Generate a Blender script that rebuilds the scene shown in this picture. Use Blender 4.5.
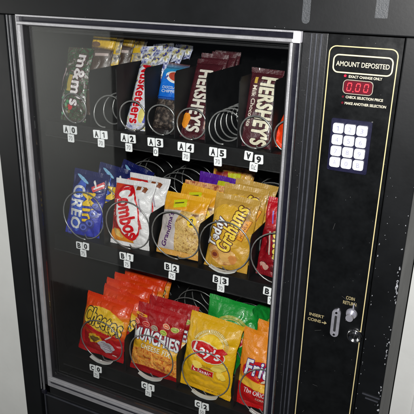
import bpy, bmesh, math, random
from mathutils import Vector, Matrix, noise
random.seed(7)
S = bpy.context.scene
COL = S.collection
R = math.radians
for o in list(bpy.data.objects): bpy.data.objects.remove(o)

# ------------------------------------------------------------------ materials
def mat(name, col, rough=.5, metal=0, spec=.5, bump=0, bscale=200, coat=0, var=0, vscale=30, emit=0, trans=None, croug=.15):
    m = bpy.data.materials.new(name); m.use_nodes = True
    nt = m.node_tree; b = nt.nodes['Principled BSDF']
    b.inputs['Base Color'].default_value = (*col, 1)
    b.inputs['Roughness'].default_value = rough
    b.inputs['Metallic'].default_value = metal
    b.inputs['Specular IOR Level'].default_value = spec
    b.inputs['Coat Weight'].default_value = coat
    b.inputs['Coat Roughness'].default_value = croug
    tc = nt.nodes.new('ShaderNodeTexCoord')
    if emit:
        b.inputs['Emission Color'].default_value = (*col, 1)
        b.inputs['Emission Strength'].default_value = emit
    if bump:
        n = nt.nodes.new('ShaderNodeTexNoise'); n.inputs['Scale'].default_value = bscale
        n.inputs['Detail'].default_value = 4
        bp = nt.nodes.new('ShaderNodeBump'); bp.inputs['Strength'].default_value = bump
        bp.inputs['Distance'].default_value = .002
        nt.links.new(tc.outputs['Object'], n.inputs['Vector'])
        nt.links.new(n.outputs['Fac'], bp.inputs['Height'])
        nt.links.new(bp.outputs['Normal'], b.inputs['Normal'])
    if var:
        n = nt.nodes.new('ShaderNodeTexNoise'); n.inputs['Scale'].default_value = vscale
        n.inputs['Detail'].default_value = 6; n.inputs['Roughness'].default_value = .7
        mr = nt.nodes.new('ShaderNodeMapRange')
        mr.inputs['From Min'].default_value = .3; mr.inputs['From Max'].default_value = .7
        mr.inputs['To Min'].default_value = 1-var; mr.inputs['To Max'].default_value = 1+var
        mx = nt.nodes.new('ShaderNodeVectorMath'); mx.operation = 'SCALE'
        mx.inputs[0].default_value = col
        nt.links.new(tc.outputs['Object'], n.inputs['Vector'])
        nt.links.new(n.outputs['Fac'], mr.inputs['Value'])
        nt.links.new(mr.outputs[0], mx.inputs['Scale'])
        nt.links.new(mx.outputs[0], b.inputs['Base Color'])
        mr2 = nt.nodes.new('ShaderNodeMapRange')
        mr2.inputs['To Min'].default_value = max(0, rough-.12); mr2.inputs['To Max'].default_value = min(1, rough+.12)
        nt.links.new(n.outputs['Fac'], mr2.inputs['Value'])
        nt.links.new(mr2.outputs[0], b.inputs['Roughness'])
    return m

M = {}
M['black_paint'] = mat('black_paint', (.0042, .0046, .006), .40, bump=.06, bscale=300, var=.25, vscale=9)
M['grey_paint'] = mat('cabinet_paint', (.0038, .0044, .0052), .46, spec=.24, bump=.03, bscale=220, var=.35, vscale=6)
M['dark_gloss'] = mat('panel_gloss', (.004, .0045, .005), .24, bump=.05, bscale=60, var=.5, vscale=22)
M['black_rail'] = mat('black_rail', (.006, .006, .012), .3, var=.2, vscale=60)
M['rail_grey'] = mat('rail_grey', (.050, .053, .065), .35, metal=.3, var=.25, vscale=60)
M['interior'] = mat('interior_black', (.0035, .0035, .004), .6, spec=.25, bump=.2, bscale=200, var=.4, vscale=20)
M['tray'] = mat('tray_black', (.0045, .0045, .005), .55, spec=.3, bump=.15, bscale=300, var=.4, vscale=25)
M['gasket'] = mat('gasket_black', (.006, .006, .008), .6)
M['alu'] = mat('brushed_aluminium', (.42, .42, .44), .38, metal=.55, bump=.12, bscale=350, var=.10, vscale=40)
M['alu_dim'] = mat('worn_aluminium', (.20, .205, .215), .42, metal=.4, bump=.15, bscale=300, var=.25, vscale=50)
M['bracket'] = mat('bracket_painted_glint', (.9, .88, .95), .5, metal=.0, var=.04)  # near-white colour stands in for a bright reflection on the bracket
M['wire'] = mat('coil_wire', (.27, .27, .265), .32, metal=.6, var=.15, vscale=90)
M['white'] = mat('white_plastic', (.82, .83, .84), .45, var=.03)
M['ink'] = mat('black_ink', (.012, .012, .014), .6)
M['gold'] = mat('gold_line', (.62, .52, .26), .4, metal=.1, var=.12, vscale=50)
M['goldlight'] = mat('gold_line_light', (.72, .64, .40), .4, var=.08)
M['printlight'] = mat('panel_lettering', (.52, .49, .38), .5)
M['greyink'] = mat('grey_ink', (.10, .10, .11), .6)
M['lip'] = mat('tray_edge_highlight', (.018, .018, .019), .4, var=.5, vscale=60)  # lighter than the tray: edge highlight put into the colour
M['dust'] = mat('dust_speck', (.12, .12, .12), .7)
M['golddim'] = mat('gold_lettering', (.30, .25, .13), .5)
M['displine'] = mat('display_outline', (.34, .30, .24), .4)
M['led'] = mat('red_led', (1, .03, .05), .4, emit=.34)
M['led_off'] = mat('red_lens', (.10, .004, .012), .25)
M['led_dot'] = mat('red_indicator', (.9, .01, .04), .3, emit=.5)
M['key'] = mat('key_white', (.92, .93, .99), .35, var=.03, vscale=80)
M['keyink'] = mat('key_digit', (.22, .22, .34), .5)
M['keyback'] = mat('keypad_navy', (.004, .004, .024), .35, var=.2, vscale=80)
M['chrome'] = mat('chrome', (.7, .7, .72), .12, metal=1)
M['satin'] = mat('satin_metal', (.55, .55, .62), .32, metal=.7, var=.1, vscale=120)
M['tape'] = mat('grey_tape', (.034, .038, .043), .5, bump=.3, bscale=500, var=.25, vscale=90)
M['chip'] = mat('bare_chip', (.30, .31, .33), .5, var=.4, vscale=90)
M['wall'] = mat('wall_paint', (.68, .69, .67), .75, bump=.15, bscale=90, var=.05, vscale=4)
M['floor'] = mat('floor_dark', (.05, .05, .048), .6, var=.3, vscale=6)
M['clip'] = mat('clip_white', (.50, .50, .48), .5)

def glass_mat():
    m = bpy.data.materials.new('window_glass'); m.use_nodes = True
    nt = m.node_tree; nt.nodes.clear()
    out = nt.nodes.new('ShaderNodeOutputMaterial'); mix = nt.nodes.new('ShaderNodeMixShader')
    tr = nt.nodes.new('ShaderNodeBsdfTransparent'); gl = nt.nodes.new('ShaderNodeBsdfGlossy')
    tr.inputs[0].default_value = (.97, .98, .975, 1); gl.inputs['Roughness'].default_value = .012
    gl.inputs['Color'].default_value = (1, 1, 1, 1)
    lw = nt.nodes.new('ShaderNodeLayerWeight'); lw.inputs['Blend'].default_value = .5
    pw = nt.nodes.new('ShaderNodeMath'); pw.operation = 'POWER'; pw.inputs[1].default_value = 4
    ma = nt.nodes.new('ShaderNodeMath'); ma.operation = 'MULTIPLY_ADD'
    ma.inputs[1].default_value = .95; ma.inputs[2].default_value = .040
    tc = nt.nodes.new('ShaderNodeTexCoord'); no = nt.nodes.new('ShaderNodeTexNoise'); no.inputs['Scale'].default_value = 9
    no.inputs['Detail'].default_value = 8; no.inputs['Roughness'].default_value = .75; no.inputs['Distortion'].default_value = 1.5
    mr = nt.nodes.new('ShaderNodeMapRange'); mr.inputs['From Min'].default_value = .45; mr.inputs['From Max'].default_value = .75
    mr.inputs['To Min'].default_value = .008; mr.inputs['To Max'].default_value = .16
    nt.links.new(tc.outputs['Object'], no.inputs['Vector']); nt.links.new(no.outputs['Fac'], mr.inputs['Value']); nt.links.new(mr.outputs[0], gl.inputs['Roughness'])
    nt.links.new(lw.outputs['Facing'], pw.inputs[0]); nt.links.new(pw.outputs[0], ma.inputs[0])
    nt.links.new(ma.outputs[0], mix.inputs[0]); nt.links.new(tr.outputs[0], mix.inputs[1])
    nt.links.new(gl.outputs[0], mix.inputs[2]); nt.links.new(mix.outputs[0], out.inputs[0])
    return m
M['glass'] = glass_mat()

def ink(col, rough=.38):
    key = 'ink_%d_%d_%d' % tuple(int(c*255) for c in col)
    if key not in M: M[key] = foil('print_'+key[4:], [(0, col), (1, col)], rough=rough)
    return M[key]

def deep(c):
    """printing inks on film are more saturated than their mixed-down tint"""
    mx = max(c); return tuple(.88*mx*(v/mx)**1.38 if mx > 0 else 0 for v in c)
def foil(name, stops, rough=.34, noise_mix=None, nscale=60, contrast=.12, streak=False, axis=1, bumps=.72):
    """printed film: colour ramp of the artwork along the pack (UV v), optional speckled artwork colours"""
    m = bpy.data.materials.new(name); m.use_nodes = True
    nt = m.node_tree; b = nt.nodes['Principled BSDF']; L = nt.links.new
    b.inputs['Roughness'].default_value = rough
    b.inputs['Specular IOR Level'].default_value = .6
    b.inputs['Coat Weight'].default_value = .18; b.inputs['Coat Roughness'].default_value = .09
    uv = nt.nodes.new('ShaderNodeUVMap'); uv.uv_map = 'UVMap'
    sp = nt.nodes.new('ShaderNodeSeparateXYZ'); L(uv.outputs[0], sp.inputs[0])
    cr = nt.nodes.new('ShaderNodeValToRGB'); L(sp.outputs[axis], cr.inputs[0])
    el = cr.color_ramp.elements
    for i, (p, c) in enumerate(stops):
        e = el[i] if i < 2 else el.new(p)
        e.position = p; e.color = (*deep(c), 1)
    colour = cr.outputs[0]
    tc = nt.nodes.new('ShaderNodeTexCoord')
    if noise_mix:
        n = nt.nodes.new('ShaderNodeTexNoise'); n.inputs['Scale'].default_value = nscale
        n.inputs['Detail'].default_value = 5; n.inputs['Roughness'].default_value = .65
        L(tc.outputs['Object'], n.inputs['Vector'])
        c2 = nt.nodes.new('ShaderNodeValToRGB'); c2.color_ramp.interpolation = 'CONSTANT' if streak else 'LINEAR'
        for i, (p, c) in enumerate(noise_mix):
            e = c2.color_ramp.elements[i] if i < 2 else c2.color_ramp.elements.new(p)
            e.position = p; e.color = (*c, 1)
        L(n.outputs['Fac'], c2.inputs[0]); colour = c2.outputs[0]
    L(colour, b.inputs['Base Color'])
    n2 = nt.nodes.new('ShaderNodeTexNoise'); n2.inputs['Scale'].default_value = 55
    n2.inputs['Detail'].default_value = 6; n2.inputs['Roughness'].default_value = .6
    n2.inputs['Distortion'].default_value = .8
    L(tc.outputs['Object'], n2.inputs['Vector'])
    n3 = nt.nodes.new('ShaderNodeTexNoise'); n3.noise_type = 'RIDGED_MULTIFRACTAL'; n3.inputs['Scale'].default_value = 16
    n3.inputs['Detail'].default_value = 2.5; n3.inputs['Roughness'].default_value = .45; n3.inputs['Distortion'].default_value = .5
    L(tc.outputs['Object'], n3.inputs['Vector'])
    ad = nt.nodes.new('ShaderNodeMath'); ad.operation = 'MULTIPLY_ADD'; ad.inputs[1].default_value = .9
    L(n3.outputs['Fac'], ad.inputs[0]); L(n2.outputs['Fac'], ad.inputs[2])
    bp = nt.nodes.new('ShaderNodeBump'); bp.inputs['Strength'].default_value = bumps; bp.inputs['Distance'].default_value = .004
    L(ad.outputs[0], bp.inputs['Height']); L(bp.outputs[0], b.inputs['Normal'])
    return m

# ------------------------------------------------------------------ object helpers
def link(name, bm, mats, parent=None, inv=None, smooth=False, angle=None):
    me = bpy.data.meshes.new(name)
    bmesh.ops.recalc_face_normals(bm, faces=bm.faces[:]) if angle != 'keep' else None
    bm.to_mesh(me); bm.free()
    for m in (mats if isinstance(mats, (list, tuple)) else [mats]): me.materials.append(m)
    if smooth:
        for p in me.polygons: p.use_smooth = True
    o = bpy.data.objects.new(name, me); COL.objects.link(o)
    if parent:
        o.parent = parent
        if inv: o.matrix_parent_inverse = inv
    return o
def tag(o, label=None, cat=None, group=None, kind=None):
    if label: o['label'] = label
    if cat: o['category'] = cat
    if group: o['group'] = group
    if kind: o['kind'] = kind
    return o
def empty(name, loc=(0, 0, 0)):
    o = bpy.data.objects.new(name, None); COL.objects.link(o); o.location = loc; o.empty_display_size = .05
    return o
def box(bm, x0, x1, y0, y1, z0, z1, mi=0, bev=0):
    vs = [bm.verts.new((x, y, z)) for x in (x0, x1) for y in (y0, y1) for z in (z0, z1)]
    fs = [bm.faces.new([vs[i] for i in q]) for q in ((0,1,3,2),(4,6,7,5),(0,4,5,1),(2,3,7,6),(0,2,6,4),(1,5,7,3))]
    for f in fs: f.material_index = mi
    if bev:
        es = list({e for f in fs for e in f.edges})
        bmesh.ops.bevel(bm, geom=es, offset=bev, segments=2, affect='EDGES', profile=.6)
    return fs
def prism(bm, pts, y0, y1, mi=0):
    """xz outline between y0 (front) and y1"""
    a = [bm.verts.new((x, y0, z)) for x, z in pts]; b = [bm.verts.new((x, y1, z)) for x, z in pts]
    fs = [bm.faces.new(a), bm.faces.new(b[::-1])]
    n = len(pts)
    for i in range(n): fs.append(bm.faces.new((a[i], b[i], b[(i+1) % n], a[(i+1) % n])))
    for f in fs: f.material_index = mi
    return fs
def rrect(x0, x1, z0, z1, r, n=6):
    p = []
    for cx, cz, a0 in ((x1-r, z1-r, 0), (x0+r, z1-r, 90), (x0+r, z0+r, 180), (x1-r, z0+r, 270)):
        for i in range(n+1):
            a = R(a0+90*i/n); p.append((cx+r*math.cos(a), cz+r*math.sin(a)))
    return p
def ring(bm, x0, x1, z0, z1, r, w, y0, y1, mi=0):
    o = rrect(x0, x1, z0, z1, r); i_ = rrect(x0+w, x1-w, z0+w, z1-w, max(r-w, .0005))
    n = len(o)
    V = [[bm.verts.new((x, y, z)) for x, z in P] for P, y in ((o, y0), (i_, y0), (i_, y1), (o, y1))]
    for k in range(4):
        A, B = V[k], V[(k+1) % 4]
        for j in range(n):
            f = bm.faces.new((A[j], A[(j+1) % n], B[(j+1) % n], B[j])); f.material_index = mi
def cyl(bm, c, axis, r0, r1, h, seg=28, mi=0, cap=True):
    """tapered cylinder from c along axis"""
    q = Vector(axis).to_track_quat('Z', 'Y').to_matrix().to_4x4()
    mt = Matrix.Translation(c) @ q
    a = [bm.verts.new(mt @ Vector((r0*math.cos(2*math.pi*i/seg), r0*math.sin(2*math.pi*i/seg), 0))) for i in range(seg)]
    b = [bm.verts.new(mt @ Vector((r1*math.cos(2*math.pi*i/seg), r1*math.sin(2*math.pi*i/seg), h))) for i in range(seg)]
    fs = [bm.faces.new((a[i], a[(i+1) % seg], b[(i+1) % seg], b[i])) for i in range(seg)]
    if cap: fs += [bm.faces.new(a[::-1]), bm.faces.new(b)]
    for f in fs: f.material_index = mi; f.smooth = False

_tc = {}
def glyphs(s, bold=0.0, res=4, track=None):
    """filled outline of a word as (verts2d, faces), plus the bounding box of the unemboldened word"""
    k = (s, bold, track)
    if k in _tc: return _tc[k]
    def mk(off):
        c = bpy.data.curves.new('t', 'FONT'); c.body = s; c.size = 1; c.offset = off; c.space_character = track or 1; c.resolution_u = res
        o = bpy.data.objects.new('t', c); COL.objects.link(o)
        dg = bpy.context.evaluated_depsgraph_get(); me = bpy.data.meshes.new_from_object(o.evaluated_get(dg))
        v = [(p.co.x, p.co.y) for p in me.vertices]; f = [tuple(p.vertices) for p in me.polygons]
        bpy.data.objects.remove(o); bpy.data.curves.remove(c); bpy.data.meshes.remove(me)
        return v, f
    v0, f0 = mk(0)
    bb = (min(p[0] for p in v0), max(p[0] for p in v0), min(p[1] for p in v0), max(p[1] for p in v0))
    v, f = (v0, f0) if bold == 0 else mk(bold)
    _tc[k] = (v, f, bb); return _tc[k]
def text2d(s, cx, cy, w, h, rot=0, bold=0.0, shear=0, bend=0, grow=0, track=None):
    v, f, (x0, x1, y0, y1) = glyphs(s, bold, 4, track)
    ca, sa = math.cos(R(rot)), math.sin(R(rot)); out = []
    for x, y in v:
        a = (x-(x0+x1)/2)/(x1-x0)*w; b = (y-(y0+y1)/2)/(y1-y0)*h
        b *= 1+grow*(a/(w/2)); a += shear*b; b -= bend*(a/(w/2))**2*h
        out.append((cx+a*ca-b*sa, cy+a*sa+b*ca))
    return out, f
def put(bm, shape, fn, mi, step=None, clip=None, shifts=((0, 0, 0),)):
    """lay a 2D shape on a surface fn(a, b) -> xyz, cutting it fine enough to follow the surface"""
    v, f = shape[:2]
    t = bmesh.new(); vs = [t.verts.new((x, y, 0)) for x, y in v]
    for q in f:
        try: t.faces.new([vs[i] for i in q])
        except ValueError: pass
    if clip:
        for co, no in ((( clip[0],0,0),(-1,0,0)), ((clip[1],0,0),(1,0,0)), ((0,clip[2],0),(0,-1,0)), ((0,clip[3],0),(0,1,0))):
            bmesh.ops.bisect_plane(t, geom=t.verts[:]+t.edges[:]+t.faces[:], plane_co=co, plane_no=no, clear_outer=True)
    if step and t.verts:
        for ax in (0, 1):
            lo = min(p.co[ax] for p in t.verts); hi = max(p.co[ax] for p in t.verts)
            k = math.ceil(lo/step)
            while k*step < hi:
                co = [0, 0, 0]; no = [0, 0, 0]; co[ax] = k*step; no[ax] = 1
                bmesh.ops.bisect_plane(t, geom=t.verts[:]+t.edges[:]+t.faces[:], plane_co=co, plane_no=no); k += 1
    uvl = bm.loops.layers.uv.active
    for dx, dy, dl in shifts:
        mp = {p: bm.verts.new(fn(p.co.x+dx, p.co.y+dy, dl) if dl else fn(p.co.x+dx, p.co.y+dy)) for p in t.verts}
        uvm = {p: (p.co.x+dx, p.co.y+dy) for p in t.verts}
        for q in t.faces:
            g = bm.faces.new([mp[p] for p in q.verts]); g.material_index = mi; g.smooth = False
            if uvl:
                for lp, p in zip(g.loops, q.verts): lp[uvl].uv = uvm[p]
    t.free()
def shp(pts): return pts, [tuple(range(len(pts)))]
def ell(cx, cy, ru, rv, rot=0, n=28, wob=0, seed=0):
    p = []
    for i in range(n):
        a = 2*math.pi*i/n; k = 1+wob*(math.sin(3*a+seed)+.6*math.sin(7*a+2*seed)+.5*math.sin(11*a))
        x, y = ru*k*math.cos(a), rv*k*math.sin(a)
        p.append((cx+x*math.cos(R(rot))-y*math.sin(R(rot)), cy+x*math.sin(R(rot))+y*math.cos(R(rot))))
    return shp(p)
def rct(cx, cy, w, h, rot=0):
    c, s = math.cos(R(rot)), math.sin(R(rot))
    return shp([(cx+x*c-y*s, cy+x*s+y*c) for x, y in ((-w/2,-h/2),(w/2,-h/2),(w/2,h/2),(-w/2,h/2))])
def band(y0, y1, w, amp, n=16):
    """a curved band across the pack"""
    lo = [(-w/2+w*i/n, y0+amp*math.sin(math.pi*i/n)) for i in range(n+1)]
    hi = [(-w/2+w*i/n, y1+amp*math.sin(math.pi*i/n)) for i in range(n+1)]
    v = lo+hi; return v, [(i, i+1, n+2+i, n+1+i) for i in range(n)]
def annulus(cx, cy, r0, r1, n=40, a0=0, a1=360, sq=1):
    v = []; f = []
    for i in range(n+1):
        a = R(a0+(a1-a0)*i/n)
        v += [(cx+r0*math.cos(a), cy+r0*sq*math.sin(a)), (cx+r1*math.cos(a), cy+r1*sq*math.sin(a))]
    for i in range(n): f.append((2*i, 2*i+1, 2*i+3, 2*i+2))
    return v, f

# ------------------------------------------------------------------ vending machine
ONE = [(-.05, .5), (-.32, .34), (-.32, .18), (-.04, .30), (-.04, -.5), (.16, -.5), (.16, .5)]
def one2d(cx, cy, h, rot=0):
    c, s_ = math.cos(R(rot)), math.sin(R(rot))
    return shp([(cx+(x*c-y*s_)*h, cy+(x*s_+y*c)*h) for x, y in ONE])
BASE = Vector((.36, .4, -1.72))
vm = empty('vending_machine', BASE)
tag(vm, 'black snack vending machine with aluminium framed glass window and a keypad panel', 'vending machine')
INV = Matrix.Translation(-BASE)
def part(name, bm, mats, smooth=False): return link(name, bm, mats, vm, INV, smooth)
def sub(name, bm, mats, parent, smooth=False): return link(name, bm, mats, parent, None, smooth)
def flat(y): return lambda a, b: (a, y, b)

# cabinet shell (open at the front for the window bay)
XL, XR, ZT, ZB, YB = -.085, .812, .20, -1.72, .80
bm = bmesh.new()
box(bm, XL, XR, -.012, YB, .006, ZT, bev=.002)                    # head with fascia
box(bm, XL, -.031, -.004, YB, ZB, .0045, bev=.002)                # left side with stile
box(bm, .766, XR, -.004, YB, ZB, .0045, bev=.002)                 # right side with stile
box(bm, -.030, .765, .58, YB-.01, ZB+.01, .004)                   # back
box(bm, -.030, .765, .08, .579, ZB+.01, -.96)                     # lower body
cab_bm = bm
# interior lining
bm = bmesh.new()
box(bm, -.002, .606, .560, .575, -.955, .003)
box(bm, -.020, -.003, .020, .575, -.955, .003)
box(bm, .622, .640, .020, .575, -.955, .003)
box(bm, -.002, .621, .030, .559, -.955, -.925)
box(bm, -.002, .621, .030, .559, -.004, .003)
part('interior_lining', bm, M['interior'])
bm = bmesh.new()
box(bm, .0, .62, .040, .052, -.0245, -.0045, bev=.001); box(bm, .0, .62, .034, .0395, -.0290, -.0250, mi=1)
part('header_rail', bm, [M['tray'], M['interior']])

# door: skin around the window, with lower panel
bm = bmesh.new()
box(bm, -.029, -.001, .000, .019, -.935, .0035)                   # left rail of the door
box(bm, .6035, .6455, .001, .019, -1.30, .0035, bev=.001)         # mullion between window and control panel
box(bm, -.029, .602, .000, .019, -.935, -.912)
door = part('door_skin', bm, M['black_paint'])
bm = bmesh.new()
box(bm, -.0265, .6015, .003, .019, -1.60, -.9375, bev=.003)
lp = part('lower_door_panel', bm, M['black_paint'])
bm = bmesh.new()
box(bm, -.0215, .598, -.0005, .0025, -.9475, -.9455); box(bm, -.0215, -.0195, -.0005, .0025, -1.58, -.948)
sub('panel_trim', bm, M['rail_grey'], lp)
bm = bmesh.new()                                                   # hinge knuckle lines down the left
box(bm, -.0185, -.0155, -.005, -.0004, -.930, .0035, bev=.0007)
box(bm, -.0285, -.0265, -.003, -.0004, -.930, .0035)
part('hinge_strip', bm, M['alu_dim'])
bm = bmesh.new()
box(bm, -.024, -.010, -.007, -.0004, -.940, -.928, bev=.002)
part('hinge_knuckle', bm, M['black_rail'])
bm = bmesh.new()
for x, w in ((.6185, .0016), (.6262, .0022), (.6340, .0030)):
    box(bm, x, x+w, -.004, .0008, -1.29, .0025, bev=.0004)
part('ribbed_trim', bm, M['rail_grey'])

# window frame: outer lip, dark channel, bright inner strip
bm = bmesh.new()
F0, F1 = 0, 1
box(bm, -.0005, .600, -.006, .004, .0025, .0055)                   # outer lip top
box(bm, -.0005, .0012, -.006, .004, -.905, .0022)                  # outer lip left
box(bm, -.0005, .600, -.006, .004, -.9075, -.9053)                 # outer lip bottom
box(bm, .6005, .6022, -.004, .004, -.905, -.014, mi=1)             # faint right lip
box(bm, .0014, .600, .002, .012, -.9045, -.8925, mi=2)
box(bm, .0014, .600, .002, .012, -.0070, .0022, mi=2)
box(bm, .5905, .600, .002, .012, -.892, -.0135, mi=2)
wf = part('window_frame', bm, [M['alu'], M['alu_dim'], M['black_rail']])
bm = bmesh.new()
box(bm, .0016, .590, -.008, .016, -.0132, -.0074, bev=.0012)
sub('top_strip', bm, M['alu'], wf)
bm = bmesh.new()
box(bm, .0036, .0125, -.008, .016, -.8785, -.0135, bev=.0012); box(bm, .0016, .0034, -.005, .014, -.8785, -.0135)
sub('side_strip', bm, M['alu'], wf)
bm = bmesh.new(); box(bm, .5852, .5898, -.008, .016, -.8785, -.0135, bev=.0012)
sub('side_strip', bm, M['alu'], wf)
bm = bmesh.new(); box(bm, .0036, .5902, -.008, .016, -.8905, -.8790, bev=.0012)
box(bm, .0036, .5902, -.0092, -.0082, -.8862, -.8850)
sub('bottom_strip', bm, M['alu'], wf)
bm = bmesh.new(); box(bm, .5905, .6035, -.011, .0018, -.0135, .0050, bev=.0015)
sub('corner_bracket', bm, M['bracket'], wf)
bm = bmesh.new()
box(bm, .0126, .0150, -.002, .016, -.8785, -.0135); box(bm, .5815, .5843, -.002, .016, -.8785, -.0135)
box(bm, .0151, .5814, -.002, .016, -.0160, -.0135); box(bm, .0151, .5814, -.002, .016, -.8785, -.8765)
sub('gasket', bm, M['gasket'], wf)
bm = bmesh.new(); box(bm, .0152, .5813, .0065, .0105, -.8764, -.0161)
part('window_glass', bm, M['glass'])

# control panel
bm = bmesh.new()
box(bm, .6462, .7645, -.0015, .019, -1.30, .0035, bev=.0006)
def rowtext(s, x0, x1, z0, z1, mi, y=-.0024, bold=0.0, shear=0):
    put(bm, text2d(s, (x0+x1)/2, (z0+z1)/2, x1-x0, z1-z0, bold=bold, shear=shear), flat(y), mi)
ring(bm, .6500, .7590, -1.22, -.0135, .012, .0016, -.0026, -.0016, 1)
ring(bm, .6580, .7530, -.0560, -.0265, .009, .0020, -.0026, -.0016, 2)
rowtext('AMOUNT DEPOSITED', .6635, .7475, -.0450, -.0375, 3, bold=.012)
ring(bm, .6780, .7265, -.0885, -.0655, .007, .0011, -.0026, -.0016, 5)
rowtext('EXACT CHANGE ONLY', .6860, .7385, -.0625, -.0585, 3, bold=.03)
rowtext('CHECK SELECTION PRICE', .6845, .7440, -.0955, -.0915, 3, bold=.03)
rowtext('MAKE ANOTHER SELECTION', .6840, .7500, -.1055, -.1015, 3, bold=.03)
rowtext('COIN', .7245, .7400, -.4585, -.4520, 4, bold=.02)
rowtext('RETURN', .7200, .7440, -.4690, -.4625, 4, bold=.02)
rowtext('INSERT', .6600, .6880, -.5105, -.5045, 4, bold=.02)
rowtext('COINS', .6580, .6830, -.5215, -.5155, 4, bold=.02)
put(bm, shp([(.6850, -.5185), (.6850, -.5205), (.690, -.5205), (.690, -.5225), (.6945, -.5190), (.690, -.5150), (.690, -.5185)]), flat(-.0024), 4)
pr_ = random.Random(11)
for i in range(46):
    x, z = pr_.uniform(.6475, .7635), pr_.uniform(-1.0, 0)
    put(bm, ell(x, z, pr_.uniform(.0002, .0005), pr_.uniform(.0002, .0006), pr_.uniform(0, 180), 8, .2, i), flat(-.0021), 6)
for i in range(5):
    x, z, a, l = pr_.uniform(.66, .75), pr_.uniform(-.75, -.24), pr_.uniform(-80, 80), pr_.uniform(.006, .02)
    put(bm, rct(x, z, l, .00022, a), flat(-.0021), 6)
for i in range(26): put(bm, ell(pr_.uniform(.606, .617), pr_.uniform(-.8, -.02), pr_.uniform(.0002, .0006), pr_.uniform(.0002, .0007), 20, 8, .2, i), flat(-.00195 if False else .0006), 6)
cp = part('control_panel', bm, [M['dark_gloss'], M['gold'], M['goldlight'], M['printlight'], M['golddim'], M['displine'], M['dust']])
# LED display
bm = bmesh.new()
prism(bm, rrect(.6797, .7248, -.0868, -.0672, .005), -.0020, -.0016, 0)
def seg7(bm, ch, x, z, w, h, mi):
    t = .0016; sl = .12
    on = {'0': 'abcdef', '5': 'afgcd', '8': 'abcdefg'}[ch]
    rc = {'a': (0, h/2, w, t), 'g': (0, 0, w, t), 'd': (0, -h/2, w, t), 'f': (-w/2, h/4, t, h/2-t), 'e': (-w/2, -h/4, t, h/2-t),
          'b': (w/2, h/4, t, h/2-t), 'c': (w/2, -h/4, t, h/2-t)}
    for s in on:
        cx, cz, ww, hh = rc[s]; ww = max(ww-.0006, .0013)
        pts = [(x+px+sl*pz, z+pz) for px, pz in ((cx-ww/2, cz-hh/2), (cx+ww/2, cz-hh/2), (cx+ww/2, cz+hh/2), (cx-ww/2, cz+hh/2))]
        prism(bm, pts, -.0026, -.0022, mi)
seg7(bm, '0', .6885, -.077, .0062, .0120, 1); seg7(bm, '0', .7025, -.077, .0062, .0120, 1); seg7(bm, '0', .7155, -.077, .0062, .0120, 1)
prism(bm, rrect(.6942, .6960, -.0850, -.0832, .0006, 3), -.0026, -.0022, 1)
disp = part('price_display', bm, [M['led_off'], M['led']])
for z in (-.0600, -.0935, -.1035):
    bm = bmesh.new(); cyl(bm, (.6800, -.0016, z), (0, -1, 0), .0021, .0018, .0016, 16)
    part('indicator_light', bm, M['led_dot'] if z > -.07 else M['led_off'])
# keypad
KX0, KX1, KZ0, KZ1 = .6660, .7330, -.2190, -.1295
bm = bmesh.new()
prism(bm, rrect(KX0, KX1, KZ0, KZ1, .003), -.0040, -.0016, 0)
ring(bm, KX0, KX1, KZ0, KZ1, .003, .0010, -.0052, -.0041, 0)
kp = part('keypad', bm, M['keyback'])
keys = '123456789A0B'
for i, ch in enumerate(keys):
    cx = .6788+.0197*(i % 3); cz = -.1452-.0195*(i//3)
    bm = bmesh.new()
    prism(bm, rrect(cx-.0086, cx+.0086, cz-.0082, cz+.0082, .0032), -.0090, -.0041, 0)
    bmesh.ops.bevel(bm, geom=[e for e in bm.edges if all(abs(v.co.y+.0090) < 1e-6 for v in e.verts)], offset=.0010, segments=2, affect='EDGES')
    put(bm, one2d(cx, cz, .0078) if ch == '1' else text2d(ch, cx, cz, .0050 if ch != '1' else .0022, .0078, bold=.0), flat(-.0093), 1)
    sub('key', bm, [M['key'], M['keyink']], kp)
# coin slot, coin return, lock
bm = bmesh.new()
prism(bm, rrect(.7030, .7185, -.5415, -.4835, .0077, 10), -.0055, -.0016, 0)
prism(bm, rrect(.7085, .7130, -.5300, -.4960, .0020, 6), -.0060, -.0056, 1)
for z in (-.4895, -.5360): cyl(bm, (.7108, -.0056, z), (0, -1, 0), .0028, .0022, .0014, 16, 2)
part('coin_slot', bm, [M['satin'], M['ink'], M['chrome']])
bm = bmesh.new()
cyl(bm, (.7375, -.0016, -.4860), (0, -1, 0), .0105, .0092, .0040)
cyl(bm, (.7375, -.0057, -.4860), (0, -1, 0), .0050, .0048, .0105)
cyl(bm, (.7375, -.0163, -.4860), (0, -1, 0), .0072, .0067, .0045)
box(bm, .7388, .7412, -.0060, -.0018, -.4740, -.4640, bev=.0006)
part('coin_return_button', bm, M['satin'])
bm = bmesh.new()
sg = 36; prof = [(.0145, -.0016), (.0142, -.0060), (.0125, -.0082), (.0105, -.0078), (.0080, -.0040), (.0055, -.0030)]
rows = [[bm.verts.new((.7485+r*math.cos(2*math.pi*i/sg), y, -.5290+r*math.sin(2*math.pi*i/sg))) for i in range(sg)] for r, y in prof]
for A, B in zip(rows, rows[1:]):
    for i in range(sg): bm.faces.new((A[i], A[(i+1) % sg], B[(i+1) % sg], B[i])).smooth = True
bm.faces.new(rows[-1])
lk = part('lock', bm, M['chrome'])
bm = bmesh.new(); cyl(bm, (.7485, -.0029, -.5290), (0, -1, 0), .0048, .0042, .0060, 20)
box(bm, .7479, .7491, -.0096, -.0090, -.5320, -.5260, mi=1)
sub('lock_cylinder', bm, [M['chrome'], M['ink']], lk)
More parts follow.
